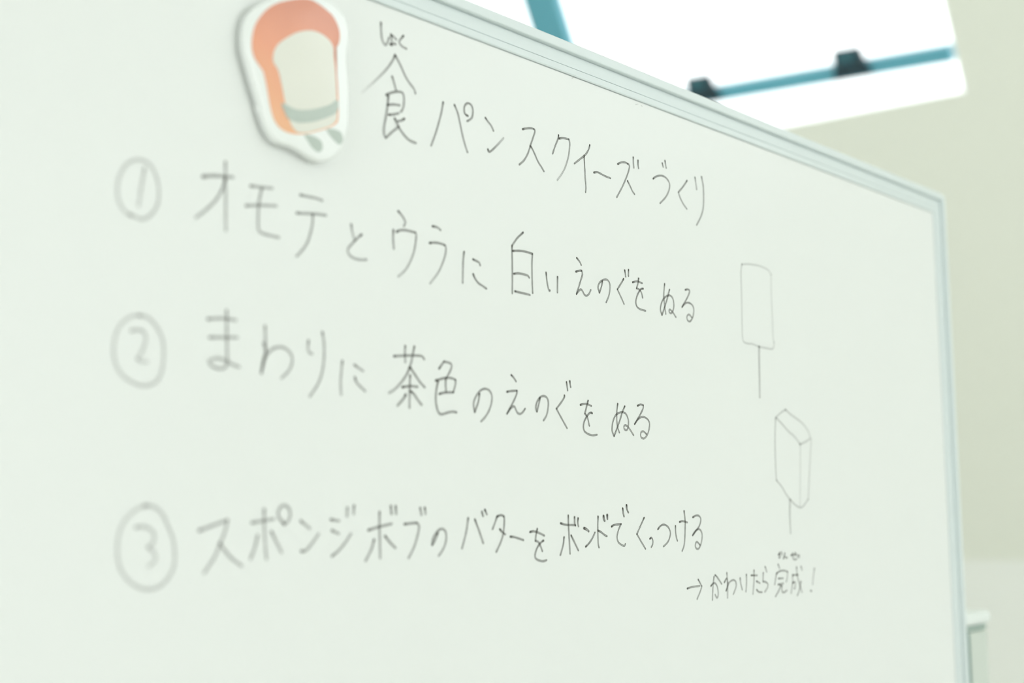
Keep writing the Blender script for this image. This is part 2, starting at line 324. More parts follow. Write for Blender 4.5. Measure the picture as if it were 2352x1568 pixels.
# ------------------------------------------------------------------ the handwriting
# pen strokes in tenths of a millimetre on the board: x from its right end, z from its top
WRITING={
 'title':[
  [(1.0,0.8,1.0,[[(-9094,-426),(-9092,-489),(-9082,-538),(-9056,-565),(-9036,-545),(-9020,-507)]])],
  [(1.0,0.8,1.0,[[(-9002,-480),(-8995,-516),(-8995,-550)]]),(1.0,0.8,1.0,[[(-9000,-483),(-8979,-489),(-8953,-501)]]),(1.0,0.8,1.0,[[(-9010,-546),(-8997,-552),(-8984,-537),(-8959,-535)]])],
  [(1.0,0.8,1.0,[[(-8885,-459),(-8917,-496),(-8924,-514),(-8901,-533),(-8857,-540)]])],
  [(1.0,0.15,1.0,[[(-8964,-609),(-8990,-657),(-9042,-722),(-9108,-789),(-9188,-863),(-9262,-928)]]),(1.0,0.8,1.0,[[(-8964,-609),(-8917,-662),(-8871,-726),(-8834,-763),(-8786,-797),(-8773,-824)]]),(1.0,0.8,1.0,[[(-8992,-762),(-8975,-799),(-8957,-843)]]),(1.0,0.8,1.0,[[(-9047,-897),(-9001,-872),(-8949,-853),(-8903,-848),(-8885,-865),(-8882,-909),(-8893,-956),(-8911,-979)]]),(1.0,0.8,1.0,[[(-9037,-962),(-8986,-947),(-8924,-939)]]),(1.0,0.8,1.0,[[(-9025,-1024),(-8986,-1014),(-8934,-995)]]),(1.0,0.8,1.0,[[(-9029,-901),(-9037,-973),(-9053,-1050),(-9070,-1120),(-9068,-1167),(-9053,-1182)],[(-9053,-1182),(-8997,-1134),(-8935,-1085)]]),(1.0,0.8,1.0,[[(-8971,-1039),(-8950,-1065),(-8924,-1097),(-8883,-1130),(-8836,-1154),(-8773,-1162)]]),(1.0,0.8,1.0,[[(-8882,-1021),(-8909,-1038),(-8945,-1051)]])],
  [(1.0,0.8,1.0,[[(-8500,-825),(-8518,-898),(-8544,-973),(-8577,-1056),(-8622,-1149)]]),(1.0,0.8,1.0,[[(-8385,-819),(-8352,-870),(-8330,-936),(-8302,-1024),(-8274,-1089),(-8255,-1124)]]),(1.0,0.8,1.0,[[(-8248,-866),(-8277,-858),(-8286,-832),(-8279,-799),(-8247,-775),(-8212,-781),(-8195,-813),(-8202,-862),(-8225,-886),(-8255,-904)]])],
  [(1.0,0.8,1.0,[[(-8062,-840),(-8030,-864),(-7997,-886),(-7975,-916)]]),(1.0,0.4,1.0,[[(-8038,-1062),(-8031,-1075),(-8016,-1074),(-7985,-1052),(-7924,-1000),(-7866,-946)]])],
  [(1.0,0.8,1.0,[[(-7649,-837),(-7612,-824),(-7551,-809),(-7517,-809)],[(-7517,-809),(-7506,-821),(-7524,-865),(-7563,-944),(-7594,-1008),(-7639,-1066),(-7692,-1106)]]),(1.0,0.8,1.0,[[(-7563,-944),(-7537,-965),(-7510,-999),(-7477,-1043),(-7439,-1075),(-7408,-1104)]])],
  [(1.0,0.8,1.0,[[(-7224,-795),(-7231,-824),(-7267,-886),(-7300,-951)]]),(1.0,0.4,1.0,[[(-7219,-820),(-7172,-807),(-7098,-801)],[(-7098,-801),(-7087,-829),(-7097,-898),(-7117,-961),(-7154,-1034),(-7197,-1089),(-7249,-1142)]])],
  [(1.0,0.8,1.0,[[(-6833,-794),(-6849,-831),(-6891,-880),(-6959,-927),(-7033,-976)]]),(1.0,0.8,1.0,[[(-6910,-891),(-6905,-973),(-6900,-1070),(-6893,-1136),(-6899,-1174)]])],
  [(1.0,0.8,1.0,[[(-6787,-1001),(-6739,-990),(-6689,-996),(-6633,-1003),(-6570,-1007)]])],
  [(1.0,0.8,1.0,[[(-6467,-875),(-6420,-853),(-6367,-843),(-6328,-847)],[(-6328,-847),(-6306,-859),(-6324,-913),(-6366,-983),(-6415,-1053),(-6490,-1145)]]),(1.0,0.8,1.0,[[(-6337,-988),(-6308,-1019),(-6276,-1057),(-6245,-1079)]]),(1.0,0.8,1.0,[[(-6251,-780),(-6251,-821),(-6246,-864)]]),(1.0,0.8,1.0,[[(-6185,-793),(-6186,-829),(-6180,-857)]])],
  [(1.0,0.8,1.0,[[(-5974,-905),(-5927,-878),(-5856,-858),(-5792,-861),(-5743,-889),(-5731,-927),(-5755,-980),(-5800,-1032),(-5881,-1093)]]),(1.0,0.8,1.0,[[(-5834,-749),(-5821,-779)]]),(1.0,0.8,1.0,[[(-5793,-722),(-5777,-779)]])],
  [(1.0,0.8,1.0,[[(-5463,-831),(-5525,-891),(-5602,-954)],[(-5602,-954),(-5575,-998),(-5533,-1040),(-5480,-1075)]])],
  [(1.0,0.8,1.0,[[(-5337,-780),(-5325,-832),(-5315,-880)]]),(1.0,0.8,1.0,[[(-5233,-757),(-5209,-837),(-5209,-937),(-5219,-1023),(-5259,-1104),(-5332,-1190)]])],
 ],
 'first':[
  [(1.0,0.8,1.0,[[(-10988,-1990),(-10952,-1999),(-10911,-2005),(-10869,-1986),(-10828,-1941),(-10808,-1897),(-10803,-1850),(-10810,-1789),(-10833,-1737),(-10864,-1696),(-10912,-1680),(-10954,-1685),(-11000,-1709),(-11034,-1748),(-11059,-1798),(-11069,-1860),(-11065,-1909),(-11047,-1951),(-11017,-1982),(-10976,-1998)]]),(1.0,0.8,1.0,[[(-10900,-1724),(-10910,-1781),(-10923,-1860),(-10933,-1933)]])],
  [(1.25,0.8,1.0,[[(-10508,-1699),(-10463,-1686),(-10410,-1676),(-10358,-1671),(-10297,-1664)]]),(1.0,0.8,1.0,[[(-10350,-1585),(-10347,-1719),(-10341,-1981)]]),(1.0,0.8,1.0,[[(-10351,-1687),(-10370,-1745),(-10415,-1817),(-10479,-1880),(-10552,-1939)]])],
  [(1.0,0.8,1.0,[[(-10164,-1692),(-10084,-1686),(-10000,-1678)]]),(1.0,0.8,1.0,[[(-10197,-1814),(-10083,-1793),(-9970,-1779)]]),(1.0,0.8,1.0,[[(-10081,-1695),(-10094,-1747),(-10104,-1815),(-10106,-1897),(-10102,-1940),(-10081,-1957),(-10025,-1962),(-9947,-1965)]])],
  [(1.0,0.8,1.0,[[(-9779,-1681),(-9715,-1680),(-9655,-1680),(-9602,-1686)]]),(1.0,0.8,1.0,[[(-9807,-1796),(-9730,-1786),(-9655,-1777),(-9571,-1773)]]),(1.0,0.8,1.0,[[(-9681,-1784),(-9681,-1836),(-9695,-1895),(-9721,-1961),(-9758,-2011),(-9805,-2057)]])],
  [(1.0,0.8,1.0,[[(-9358,-1798),(-9348,-1844),(-9328,-1893)]]),(1.0,0.8,1.0,[[(-9268,-1849),(-9304,-1875),(-9344,-1913),(-9380,-1947),(-9387,-1972),(-9364,-1998),(-9320,-2009),(-9272,-2009),(-9227,-2002)]])],
  [(1.0,0.8,1.0,[[(-8939,-1646),(-8909,-1666),(-8881,-1692),(-8872,-1712),(-8886,-1736)]]),(1.0,0.8,1.0,[[(-8984,-1778),(-8987,-1833),(-8980,-1898)]]),(1.0,0.5,1.0,[[(-8953,-1784),(-8923,-1769),(-8871,-1761),(-8819,-1762),(-8780,-1763)],[(-8780,-1763),(-8771,-1783),(-8780,-1840),(-8798,-1903),(-8837,-1976),(-8881,-2030),(-8941,-2074)]])],
  [(1.0,0.8,1.0,[[(-8613,-1696),(-8578,-1695),(-8556,-1700),(-8535,-1710)]]),(1.0,0.5,1.0,[[(-8642,-1813),(-8588,-1803),(-8534,-1802),(-8493,-1807)],[(-8493,-1807),(-8482,-1829),(-8493,-1881),(-8526,-1948),(-8567,-2009),(-8640,-2083)]])],
  [(1.0,0.8,1.0,[[(-8299,-1826),(-8309,-1882),(-8313,-1952),(-8316,-2040)]]),(1.0,0.8,1.0,[[(-8209,-1865),(-8173,-1872),(-8144,-1879),(-8134,-1897)]]),(1.0,0.8,1.0,[[(-8208,-1968),(-8185,-2000),(-8151,-2025),(-8108,-2039),(-8071,-2052)]])],
  [(1.0,0.8,1.0,[[(-7660,-1598),(-7690,-1620),(-7731,-1652),(-7787,-1711)]]),(1.0,0.8,1.0,[[(-7787,-1711),(-7787,-1809),(-7787,-1928),(-7791,-2053)]]),(1.0,0.8,1.0,[[(-7780,-1748),(-7704,-1737),(-7634,-1734),(-7557,-1739)],[(-7557,-1739),(-7565,-1817),(-7565,-1931),(-7561,-2024)]]),(1.0,0.8,1.0,[[(-7771,-1911),(-7719,-1901),(-7649,-1902),(-7614,-1905),(-7599,-1918)]]),(1.0,0.8,1.0,[[(-7762,-2035),(-7699,-2038),(-7635,-2040),(-7594,-2043)]])],
  [(1.0,0.8,1.0,[[(-7401,-1856),(-7393,-1910),(-7378,-1969),(-7364,-1989),(-7359,-1982)]]),(1.0,0.8,1.0,[[(-7266,-1871),(-7268,-1926),(-7270,-1988)]])],
  [(1.0,0.8,1.0,[[(-7026,-1698),(-6998,-1716),(-6982,-1730),(-6972,-1745)]]),(1.0,0.8,1.0,[[(-7040,-1804),(-7001,-1792),(-6968,-1788)],[(-6968,-1788),(-6959,-1814),(-6984,-1868),(-7038,-1973)],[(-7038,-1973),(-7005,-1942),(-6979,-1931),(-6960,-1944),(-6941,-1966),(-6915,-1972),(-6882,-1955),(-6857,-1921)]])],
  [(1.0,0.8,1.0,[[(-6706,-1836),(-6713,-1868),(-6746,-1930)],[(-6746,-1930),(-6764,-1890),(-6740,-1851),(-6692,-1824),(-6637,-1819),(-6608,-1847),(-6610,-1896),(-6628,-1947),(-6662,-1995)]])],
  [(1.0,0.8,1.0,[[(-6422,-1783),(-6451,-1817),(-6509,-1876)],[(-6509,-1876),(-6469,-1925),(-6423,-1982)]]),(1.0,0.8,1.0,[[(-6404,-1714),(-6393,-1763)]]),(1.0,0.8,1.0,[[(-6353,-1703),(-6356,-1753)]])],
  [(1.0,0.8,1.0,[[(-6300,-1796),(-6245,-1782),(-6202,-1783),(-6167,-1788)]]),(1.0,0.8,1.0,[[(-6215,-1755),(-6224,-1789),(-6247,-1838)],[(-6247,-1838),(-6204,-1845),(-6177,-1871),(-6166,-1905)]]),(1.0,0.8,1.0,[[(-6156,-1830),(-6190,-1839),(-6235,-1886),(-6261,-1939),(-6253,-1979),(-6211,-1999),(-6131,-2005)]])],
  [(1.0,0.8,1.0,[[(-5844,-1755),(-5861,-1844),(-5856,-1911),(-5848,-1961),(-5838,-2001)]]),(1.0,0.8,1.0,[[(-5775,-1793),(-5822,-1891),(-5895,-2015)],[(-5895,-2015),(-5916,-1969),(-5891,-1907),(-5836,-1860),(-5774,-1841),(-5729,-1863),(-5716,-1922),(-5742,-1976),(-5773,-1988),(-5792,-1973),(-5779,-1958),(-5742,-1972),(-5690,-2012)]])],
  [(1.0,0.8,1.0,[[(-5537,-1768),(-5498,-1759),(-5471,-1769),(-5501,-1821),(-5595,-1919)],[(-5595,-1919),(-5543,-1882),(-5487,-1871),(-5433,-1887),(-5415,-1925),(-5435,-1988),(-5480,-2027),(-5519,-2018),(-5522,-1988),(-5492,-1969),(-5446,-1991)]])],
 ],
 'second':[
  [(1.0,0.8,1.0,[[(-10920,-2527),(-10861,-2532),(-10806,-2574),(-10764,-2638),(-10753,-2711),(-10758,-2790),(-10780,-2853),(-10819,-2886),(-10872,-2901),(-10938,-2891),(-11003,-2862),(-11049,-2811),(-11070,-2742),(-11066,-2670),(-11042,-2602),(-10998,-2557),(-10953,-2533),(-10907,-2526)]]),(1.0,0.8,1.0,[[(-10964,-2614),(-10925,-2604),(-10892,-2608),(-10872,-2631),(-10874,-2670),(-10893,-2716),(-10921,-2760)],[(-10921,-2760),(-10895,-2772),(-10859,-2772)]])],
  [(1.0,0.8,1.0,[[(-10460,-2501),(-10394,-2491),(-10328,-2486),(-10261,-2488)]]),(1.0,0.8,1.0,[[(-10447,-2603),(-10371,-2596),(-10249,-2586)]]),(1.0,0.8,1.0,[[(-10329,-2440),(-10325,-2594),(-10321,-2723),(-10332,-2759),(-10368,-2773),(-10419,-2765),(-10448,-2744),(-10434,-2728),(-10391,-2716),(-10332,-2723),(-10288,-2741),(-10235,-2753)]])],
  [(1.0,0.8,1.0,[[(-10046,-2502),(-10042,-2580),(-10038,-2647),(-10057,-2702),(-10069,-2778)]]),(1.0,0.8,1.0,[[(-10055,-2603),(-10038,-2647)],[(-10038,-2647),(-10071,-2773)],[(-10071,-2773),(-10045,-2695),(-10018,-2654),(-9975,-2623),(-9920,-2613),(-9872,-2627),(-9839,-2661),(-9839,-2704),(-9863,-2749),(-9918,-2795)]])],
  [(1.0,0.8,1.0,[[(-9709,-2557),(-9713,-2601),(-9705,-2626),(-9680,-2633)]]),(1.0,0.8,1.0,[[(-9597,-2497),(-9584,-2559),(-9583,-2654),(-9600,-2743),(-9633,-2814),(-9695,-2889)]])],
  [(1.0,0.8,1.0,[[(-9431,-2659),(-9439,-2724),(-9445,-2795),(-9440,-2864)]]),(1.0,0.8,1.0,[[(-9329,-2674),(-9297,-2689),(-9255,-2706)]]),(1.0,0.8,1.0,[[(-9325,-2752),(-9311,-2781),(-9280,-2804),(-9238,-2830)]])],
  [(1.0,0.8,1.0,[[(-8981,-2593),(-8929,-2586),(-8816,-2575),(-8740,-2571),(-8713,-2576),(-8701,-2590)]]),(1.0,0.8,1.0,[[(-8878,-2519),(-8881,-2570),(-8878,-2622)]]),(1.0,0.8,1.0,[[(-8794,-2515),(-8808,-2569),(-8824,-2623),(-8838,-2651)]]),(1.0,0.6,1.0,[[(-8838,-2651),(-8866,-2700),(-8922,-2761),(-8982,-2807),(-9029,-2830)]]),(1.0,0.8,1.0,[[(-8833,-2655),(-8786,-2700),(-8741,-2744),(-8699,-2773)]]),(1.0,0.8,1.0,[[(-8835,-2706),(-8839,-2787),(-8842,-2913)]]),(1.0,0.8,1.0,[[(-8908,-2786),(-8870,-2779),(-8825,-2774),(-8768,-2775)]]),(1.0,0.8,1.0,[[(-8878,-2832),(-8900,-2862),(-8953,-2906)]]),(1.0,0.8,1.0,[[(-8833,-2808),(-8802,-2822),(-8765,-2859),(-8730,-2889)]])],
  [(1.0,0.8,1.0,[[(-8557,-2641),(-8533,-2615),(-8509,-2591)],[(-8509,-2591),(-8469,-2594),(-8440,-2602),(-8434,-2621),(-8453,-2655),(-8490,-2701)]]),(1.0,0.8,1.0,[[(-8591,-2723),(-8546,-2710),(-8490,-2698),(-8433,-2697),(-8397,-2706)],[(-8397,-2706),(-8397,-2733),(-8420,-2790)]]),(1.0,0.8,1.0,[[(-8494,-2704),(-8496,-2745),(-8491,-2790)]]),(1.0,0.8,1.0,[[(-8558,-2809),(-8507,-2797),(-8420,-2790)]]),(1.0,0.8,1.0,[[(-8569,-2724),(-8586,-2783),(-8593,-2853),(-8579,-2911),(-8556,-2939),(-8524,-2940),(-8476,-2927),(-8428,-2919),(-8391,-2922)]])],
  [(1.0,0.8,1.0,[[(-8154,-2784),(-8167,-2840),(-8204,-2911)],[(-8204,-2911),(-8216,-2870),(-8209,-2832),(-8179,-2791),(-8137,-2758),(-8090,-2746),(-8047,-2758),(-8024,-2793),(-8031,-2844),(-8058,-2896),(-8097,-2939),(-8140,-2971)]])],
  [(1.0,0.8,1.0,[[(-7813,-2633),(-7786,-2650),(-7761,-2674)]]),(1.0,0.8,1.0,[[(-7862,-2753),(-7817,-2745),(-7753,-2739)],[(-7753,-2739),(-7754,-2756),(-7785,-2807),(-7865,-2906)],[(-7865,-2906),(-7828,-2869),(-7790,-2850),(-7773,-2863),(-7756,-2890),(-7727,-2902),(-7696,-2890),(-7665,-2861)]])],
  [(1.0,0.8,1.0,[[(-7494,-2774),(-7506,-2814),(-7532,-2876)],[(-7532,-2876),(-7544,-2849),(-7528,-2804),(-7487,-2768),(-7447,-2759),(-7411,-2772),(-7398,-2808),(-7407,-2859),(-7423,-2899),(-7457,-2934)]])],
  [(1.0,0.8,1.0,[[(-7207,-2741),(-7209,-2755),(-7247,-2794),(-7305,-2843)],[(-7305,-2843),(-7250,-2905),(-7182,-2979)]]),(1.0,0.8,1.0,[[(-7179,-2641),(-7174,-2671),(-7167,-2702)]]),(1.0,0.8,1.0,[[(-7140,-2632),(-7136,-2654),(-7130,-2676)]])],
  [(1.0,0.8,1.0,[[(-7015,-2800),(-6978,-2792),(-6930,-2790),(-6878,-2801)]]),(1.0,0.8,1.0,[[(-6919,-2764),(-6940,-2813),(-6961,-2863)],[(-6961,-2863),(-6937,-2879),(-6924,-2905),(-6908,-2950)]]),(1.0,0.8,1.0,[[(-6871,-2855),(-6893,-2851),(-6932,-2876),(-6973,-2924),(-6983,-2965),(-6970,-2993),(-6927,-3012),(-6874,-3020),(-6815,-3014)]])],
  [(1.0,0.8,1.0,[[(-6538,-2767),(-6553,-2835),(-6554,-2906),(-6542,-2953),(-6524,-2986)]]),(1.0,0.8,1.0,[[(-6445,-2781),(-6481,-2831),(-6514,-2892),(-6595,-3017)],[(-6595,-3017),(-6619,-2974),(-6607,-2908),(-6564,-2853),(-6491,-2829),(-6435,-2838),(-6402,-2882),(-6404,-2930),(-6424,-2963),(-6455,-2959),(-6464,-2938),(-6443,-2927),(-6407,-2939),(-6372,-2967),(-6336,-2999)]])],
  [(1.0,0.8,1.0,[[(-6271,-2768),(-6231,-2756),(-6194,-2759)],[(-6194,-2759),(-6195,-2784),(-6240,-2838),(-6317,-2913)],[(-6317,-2913),(-6268,-2873),(-6208,-2852),(-6144,-2864),(-6111,-2899),(-6127,-2961),(-6167,-3008),(-6205,-3022),(-6236,-3008),(-6235,-2977),(-6202,-2964),(-6160,-2984)]])],
 ],
 'third':[
  [(1.0,0.8,1.0,[[(-10864,-3533),(-10829,-3532),(-10786,-3545),(-10742,-3580),(-10705,-3645),(-10671,-3716),(-10659,-3799),(-10665,-3864),(-10707,-3926),(-10763,-3962),(-10833,-3970),(-10903,-3950),(-10965,-3904),(-11008,-3840),(-11022,-3760),(-11015,-3681),(-10986,-3619),(-10939,-3573),(-10891,-3544),(-10836,-3533)]]),(1.0,0.8,1.0,[[(-10910,-3645),(-10861,-3643),(-10812,-3661),(-10793,-3696),(-10803,-3731),(-10831,-3751)],[(-10831,-3751),(-10795,-3778),(-10780,-3807),(-10794,-3830),(-10822,-3849)]])],
  [(1.0,0.8,1.0,[[(-10499,-3669),(-10408,-3643),(-10304,-3614)],[(-10304,-3614),(-10323,-3681),(-10353,-3741),(-10390,-3813),(-10461,-3898)]]),(1.0,0.8,1.0,[[(-10357,-3741),(-10305,-3797),(-10258,-3835),(-10202,-3868)]])],
  [(1.0,0.8,1.0,[[(-10129,-3631),(-10052,-3621),(-9970,-3611)]]),(1.0,0.8,1.0,[[(-10041,-3557),(-10040,-3623),(-10035,-3717),(-10021,-3836)]]),(1.0,0.8,1.0,[[(-10088,-3703),(-10107,-3771),(-10139,-3833)]]),(1.0,0.8,1.0,[[(-9986,-3683),(-9952,-3737),(-9909,-3802)]]),(1.0,0.8,1.0,[[(-9890,-3640),(-9928,-3605),(-9937,-3573),(-9916,-3541),(-9887,-3532),(-9852,-3554),(-9845,-3593),(-9860,-3624),(-9890,-3643)]])],
  [(1.0,0.8,1.0,[[(-9762,-3625),(-9692,-3668)]]),(1.0,0.8,1.0,[[(-9756,-3799),(-9726,-3799),(-9687,-3769),(-9621,-3702)]])],
  [(1.0,0.8,1.0,[[(-9523,-3618),(-9455,-3627)]]),(1.0,0.8,1.0,[[(-9514,-3683),(-9459,-3703)]]),(1.0,0.8,1.0,[[(-9513,-3835),(-9464,-3807),(-9409,-3762),(-9358,-3706)]]),(1.0,0.8,1.0,[[(-9388,-3549),(-9391,-3599)]]),(1.0,0.8,1.0,[[(-9332,-3536),(-9335,-3586)]])],
  [(1.0,0.8,1.0,[[(-9209,-3686),(-9113,-3666),(-9006,-3650)]]),(1.0,0.8,1.0,[[(-9112,-3576),(-9113,-3665),(-9107,-3858)]]),(1.0,0.8,1.0,[[(-9161,-3746),(-9185,-3805),(-9233,-3871)]]),(1.0,0.8,1.0,[[(-9064,-3725),(-9023,-3763),(-8974,-3799)]]),(1.0,0.8,1.0,[[(-9014,-3539),(-9008,-3588)]]),(1.0,0.8,1.0,[[(-8971,-3540),(-8966,-3589)]])],
  [(1.0,0.8,1.0,[[(-8890,-3653),(-8822,-3648),(-8780,-3646)],[(-8780,-3646),(-8756,-3666),(-8771,-3728),(-8806,-3803),(-8853,-3865)]]),(1.0,0.8,1.0,[[(-8746,-3552),(-8734,-3596)]]),(1.0,0.8,1.0,[[(-8703,-3552),(-8695,-3590)]])],
  [(1.0,0.8,1.0,[[(-8580,-3713),(-8607,-3760),(-8635,-3789)],[(-8635,-3789),(-8624,-3748),(-8589,-3707),(-8544,-3687),(-8509,-3702),(-8498,-3739),(-8509,-3786),(-8537,-3827),(-8572,-3859)]])],
  [(1.0,0.8,1.0,[[(-8281,-3621),(-8297,-3694),(-8318,-3754),(-8345,-3817)]]),(1.0,0.8,1.0,[[(-8214,-3630),(-8177,-3695),(-8131,-3788)]]),(1.0,0.8,1.0,[[(-8142,-3579),(-8130,-3608)]]),(1.0,0.8,1.0,[[(-8111,-3566),(-8092,-3597)]])],
  [(1.0,0.8,1.0,[[(-7984,-3612),(-7999,-3642),(-8032,-3696)]]),(1.0,0.8,1.0,[[(-7982,-3612),(-7945,-3603),(-7910,-3612)],[(-7910,-3612),(-7908,-3649),(-7919,-3724),(-7948,-3786),(-7996,-3850)]]),(1.0,0.8,1.0,[[(-7956,-3699),(-7927,-3721),(-7900,-3734)]])],
  [(1.0,0.8,1.0,[[(-7844,-3751),(-7799,-3755),(-7703,-3777)]])],
  [(1.0,0.8,1.0,[[(-7629,-3723),(-7591,-3718),(-7531,-3730),(-7469,-3750)]]),(1.0,0.8,1.0,[[(-7548,-3702),(-7562,-3744),(-7570,-3785)],[(-7570,-3785),(-7538,-3793),(-7514,-3822),(-7494,-3858)]]),(1.0,0.8,1.0,[[(-7480,-3785),(-7513,-3800),(-7554,-3836),(-7578,-3885),(-7566,-3910),(-7516,-3926),(-7476,-3928),(-7448,-3922)]])],
  [(1.0,0.8,1.0,[[(-7277,-3666),(-7227,-3676),(-7169,-3680),(-7100,-3681)]]),(1.0,0.8,1.0,[[(-7186,-3611),(-7185,-3680),(-7178,-3795),(-7172,-3885)]]),(1.0,0.8,1.0,[[(-7240,-3766),(-7252,-3819),(-7287,-3892)]]),(1.0,0.8,1.0,[[(-7157,-3754),(-7120,-3802),(-7073,-3864)]]),(1.0,0.8,1.0,[[(-7112,-3623),(-7111,-3662),(-7103,-3686)]]),(1.0,0.8,1.0,[[(-7069,-3632),(-7075,-3662),(-7067,-3691)]])],
  [(1.3,0.8,1.0,[[(-6998,-3705),(-6966,-3714),(-6941,-3728)]]),(1.0,0.8,1.0,[[(-6981,-3839),(-6936,-3813),(-6896,-3778),(-6864,-3738)]])],
  [(1.0,0.8,1.0,[[(-6821,-3621),(-6827,-3704),(-6826,-3822),(-6816,-3849)]]),(1.0,0.8,1.0,[[(-6828,-3724),(-6784,-3738),(-6745,-3758),(-6714,-3768)]]),(1.3,0.8,1.0,[[(-6752,-3618),(-6749,-3639),(-6740,-3654)]]),(1.3,0.8,1.0,[[(-6706,-3611),(-6704,-3640)]])],
  [(1.0,0.8,1.0,[[(-6652,-3698),(-6617,-3686),(-6527,-3680)],[(-6527,-3680),(-6561,-3721),(-6584,-3774),(-6570,-3814),(-6525,-3838),(-6490,-3846),(-6478,-3831)]]),(1.2,0.8,1.0,[[(-6502,-3563),(-6498,-3595),(-6487,-3623)]]),(1.2,0.8,1.0,[[(-6451,-3539),(-6448,-3568),(-6430,-3593)]])],
  [(1.0,0.8,1.0,[[(-6218,-3636),(-6264,-3691),(-6321,-3760)],[(-6321,-3760),(-6269,-3814),(-6209,-3874)]])],
  [(1.0,0.8,1.0,[[(-6145,-3799),(-6125,-3791),(-6105,-3810),(-6108,-3841),(-6129,-3863)]])],
  [(1.0,0.8,1.0,[[(-6030,-3727),(-5994,-3702),(-5943,-3692),(-5887,-3710),(-5855,-3753),(-5866,-3794),(-5899,-3832),(-5957,-3862)]])],
  [(1.0,0.8,1.0,[[(-5779,-3704),(-5778,-3754),(-5767,-3803),(-5755,-3822)]]),(1.0,0.8,1.0,[[(-5718,-3673),(-5672,-3668),(-5604,-3678)]]),(1.0,0.8,1.0,[[(-5647,-3587),(-5636,-3671),(-5646,-3791),(-5662,-3862),(-5693,-3905)]])],
  [(1.0,0.8,1.0,[[(-5519,-3638),(-5471,-3624),(-5424,-3628),(-5398,-3652),(-5414,-3695),(-5450,-3730),(-5529,-3783)],[(-5529,-3783),(-5491,-3751),(-5436,-3734),(-5397,-3753),(-5385,-3789),(-5402,-3846),(-5438,-3889),(-5472,-3893),(-5495,-3873),(-5485,-3844),(-5462,-3838),(-5423,-3862)]])],
 ],
 'closing':[
  [(1.0,0.8,1.0,[[(-5631,-4204),(-5555,-4195),(-5444,-4192)]]),(1.0,0.8,1.0,[[(-5464,-4140),(-5442,-4163),(-5414,-4194)],[(-5414,-4194),(-5430,-4226),(-5489,-4295)]])],
  [(1.0,0.8,1.0,[[(-5272,-4200),(-5244,-4183),(-5211,-4179),(-5179,-4203),(-5162,-4255),(-5168,-4290),(-5188,-4300),(-5211,-4273)]]),(1.0,0.8,1.0,[[(-5222,-4127),(-5239,-4195),(-5257,-4314)]]),(1.0,0.8,1.0,[[(-5205,-4114),(-5170,-4134),(-5106,-4190)]])],
  [(1.0,0.8,1.0,[[(-5017,-4103),(-5010,-4205),(-5018,-4309)]]),(1.0,0.8,1.0,[[(-5061,-4179),(-5037,-4157),(-5020,-4149),(-5009,-4182),(-5015,-4216),(-5037,-4249)],[(-5037,-4249),(-4989,-4188),(-4931,-4167),(-4885,-4175),(-4871,-4211),(-4890,-4245),(-4924,-4283)]])],
  [(1.0,0.8,1.0,[[(-4804,-4155),(-4795,-4208),(-4775,-4253)]]),(1.0,0.8,1.0,[[(-4700,-4130),(-4701,-4195),(-4716,-4271)]])],
  [(1.0,0.8,1.0,[[(-4618,-4139),(-4518,-4143)]]),(1.0,0.8,1.0,[[(-4570,-4099),(-4577,-4188),(-4600,-4297)]]),(1.0,0.8,1.0,[[(-4533,-4193),(-4477,-4211)]]),(1.0,0.8,1.0,[[(-4534,-4265),(-4506,-4284),(-4446,-4290)]])],
  [(1.0,0.8,1.0,[[(-4377,-4075),(-4351,-4119)]]),(1.0,0.8,1.0,[[(-4413,-4126),(-4422,-4201)],[(-4422,-4201),(-4379,-4205),(-4338,-4228),(-4352,-4258),(-4397,-4289)]])],
  [(1.0,0.8,1.0,[[(-4137,-3977),(-4102,-3972),(-4102,-3999),(-4117,-4004)]]),(1.0,0.8,1.0,[[(-4114,-3960),(-4130,-4005)]]),(1.0,0.8,1.0,[[(-4082,-3957),(-4069,-3978)]])],
  [(1.0,0.8,1.0,[[(-4019,-3967),(-4048,-4014)],[(-4048,-4014),(-4025,-3995),(-4009,-4001),(-4000,-4015),(-3977,-4005)]])],
  [(1.0,0.8,1.0,[[(-3908,-3989),(-3807,-3982)]]),(1.0,0.8,1.0,[[(-3832,-3969),(-3837,-3999)]]),(1.0,0.8,1.0,[[(-3878,-3971),(-3877,-4012),(-3856,-4028),(-3811,-4027)]])],
  [(1.0,0.8,1.0,[[(-3788,-3992),(-3783,-4011)]]),(1.0,0.8,1.0,[[(-3758,-3993),(-3757,-4012)]])],
  [(1.0,0.8,1.0,[[(-4147,-4062),(-4124,-4097)]]),(1.0,0.8,1.0,[[(-4177,-4138),(-4113,-4120),(-4037,-4121),(-3984,-4132)],[(-3984,-4132),(-3990,-4176),(-4012,-4218)]]),(1.0,0.8,1.0,[[(-4183,-4140),(-4221,-4233)]]),(1.0,0.8,1.0,[[(-4149,-4185),(-4067,-4186)]]),(1.0,0.8,1.0,[[(-4159,-4237),(-4070,-4231)]]),(1.0,0.8,1.0,[[(-4116,-4244),(-4150,-4286),(-4216,-4337)]]),(1.0,0.8,1.0,[[(-4097,-4251),(-4100,-4294),(-4070,-4311),(-4012,-4295)]])],
  [(1.0,0.8,1.0,[[(-3893,-4164),(-3789,-4168)]]),(1.0,0.8,1.0,[[(-3893,-4167),(-3898,-4229),(-3931,-4324)]]),(1.0,0.8,1.0,[[(-3891,-4232),(-3850,-4230),(-3859,-4287),(-3876,-4283)]]),(1.0,0.8,1.0,[[(-3816,-4098),(-3809,-4170),(-3775,-4247),(-3729,-4324)]]),(1.0,0.8,1.0,[[(-3734,-4095),(-3716,-4127)]]),(1.0,0.8,1.0,[[(-3745,-4229),(-3776,-4297),(-3822,-4348)]])],
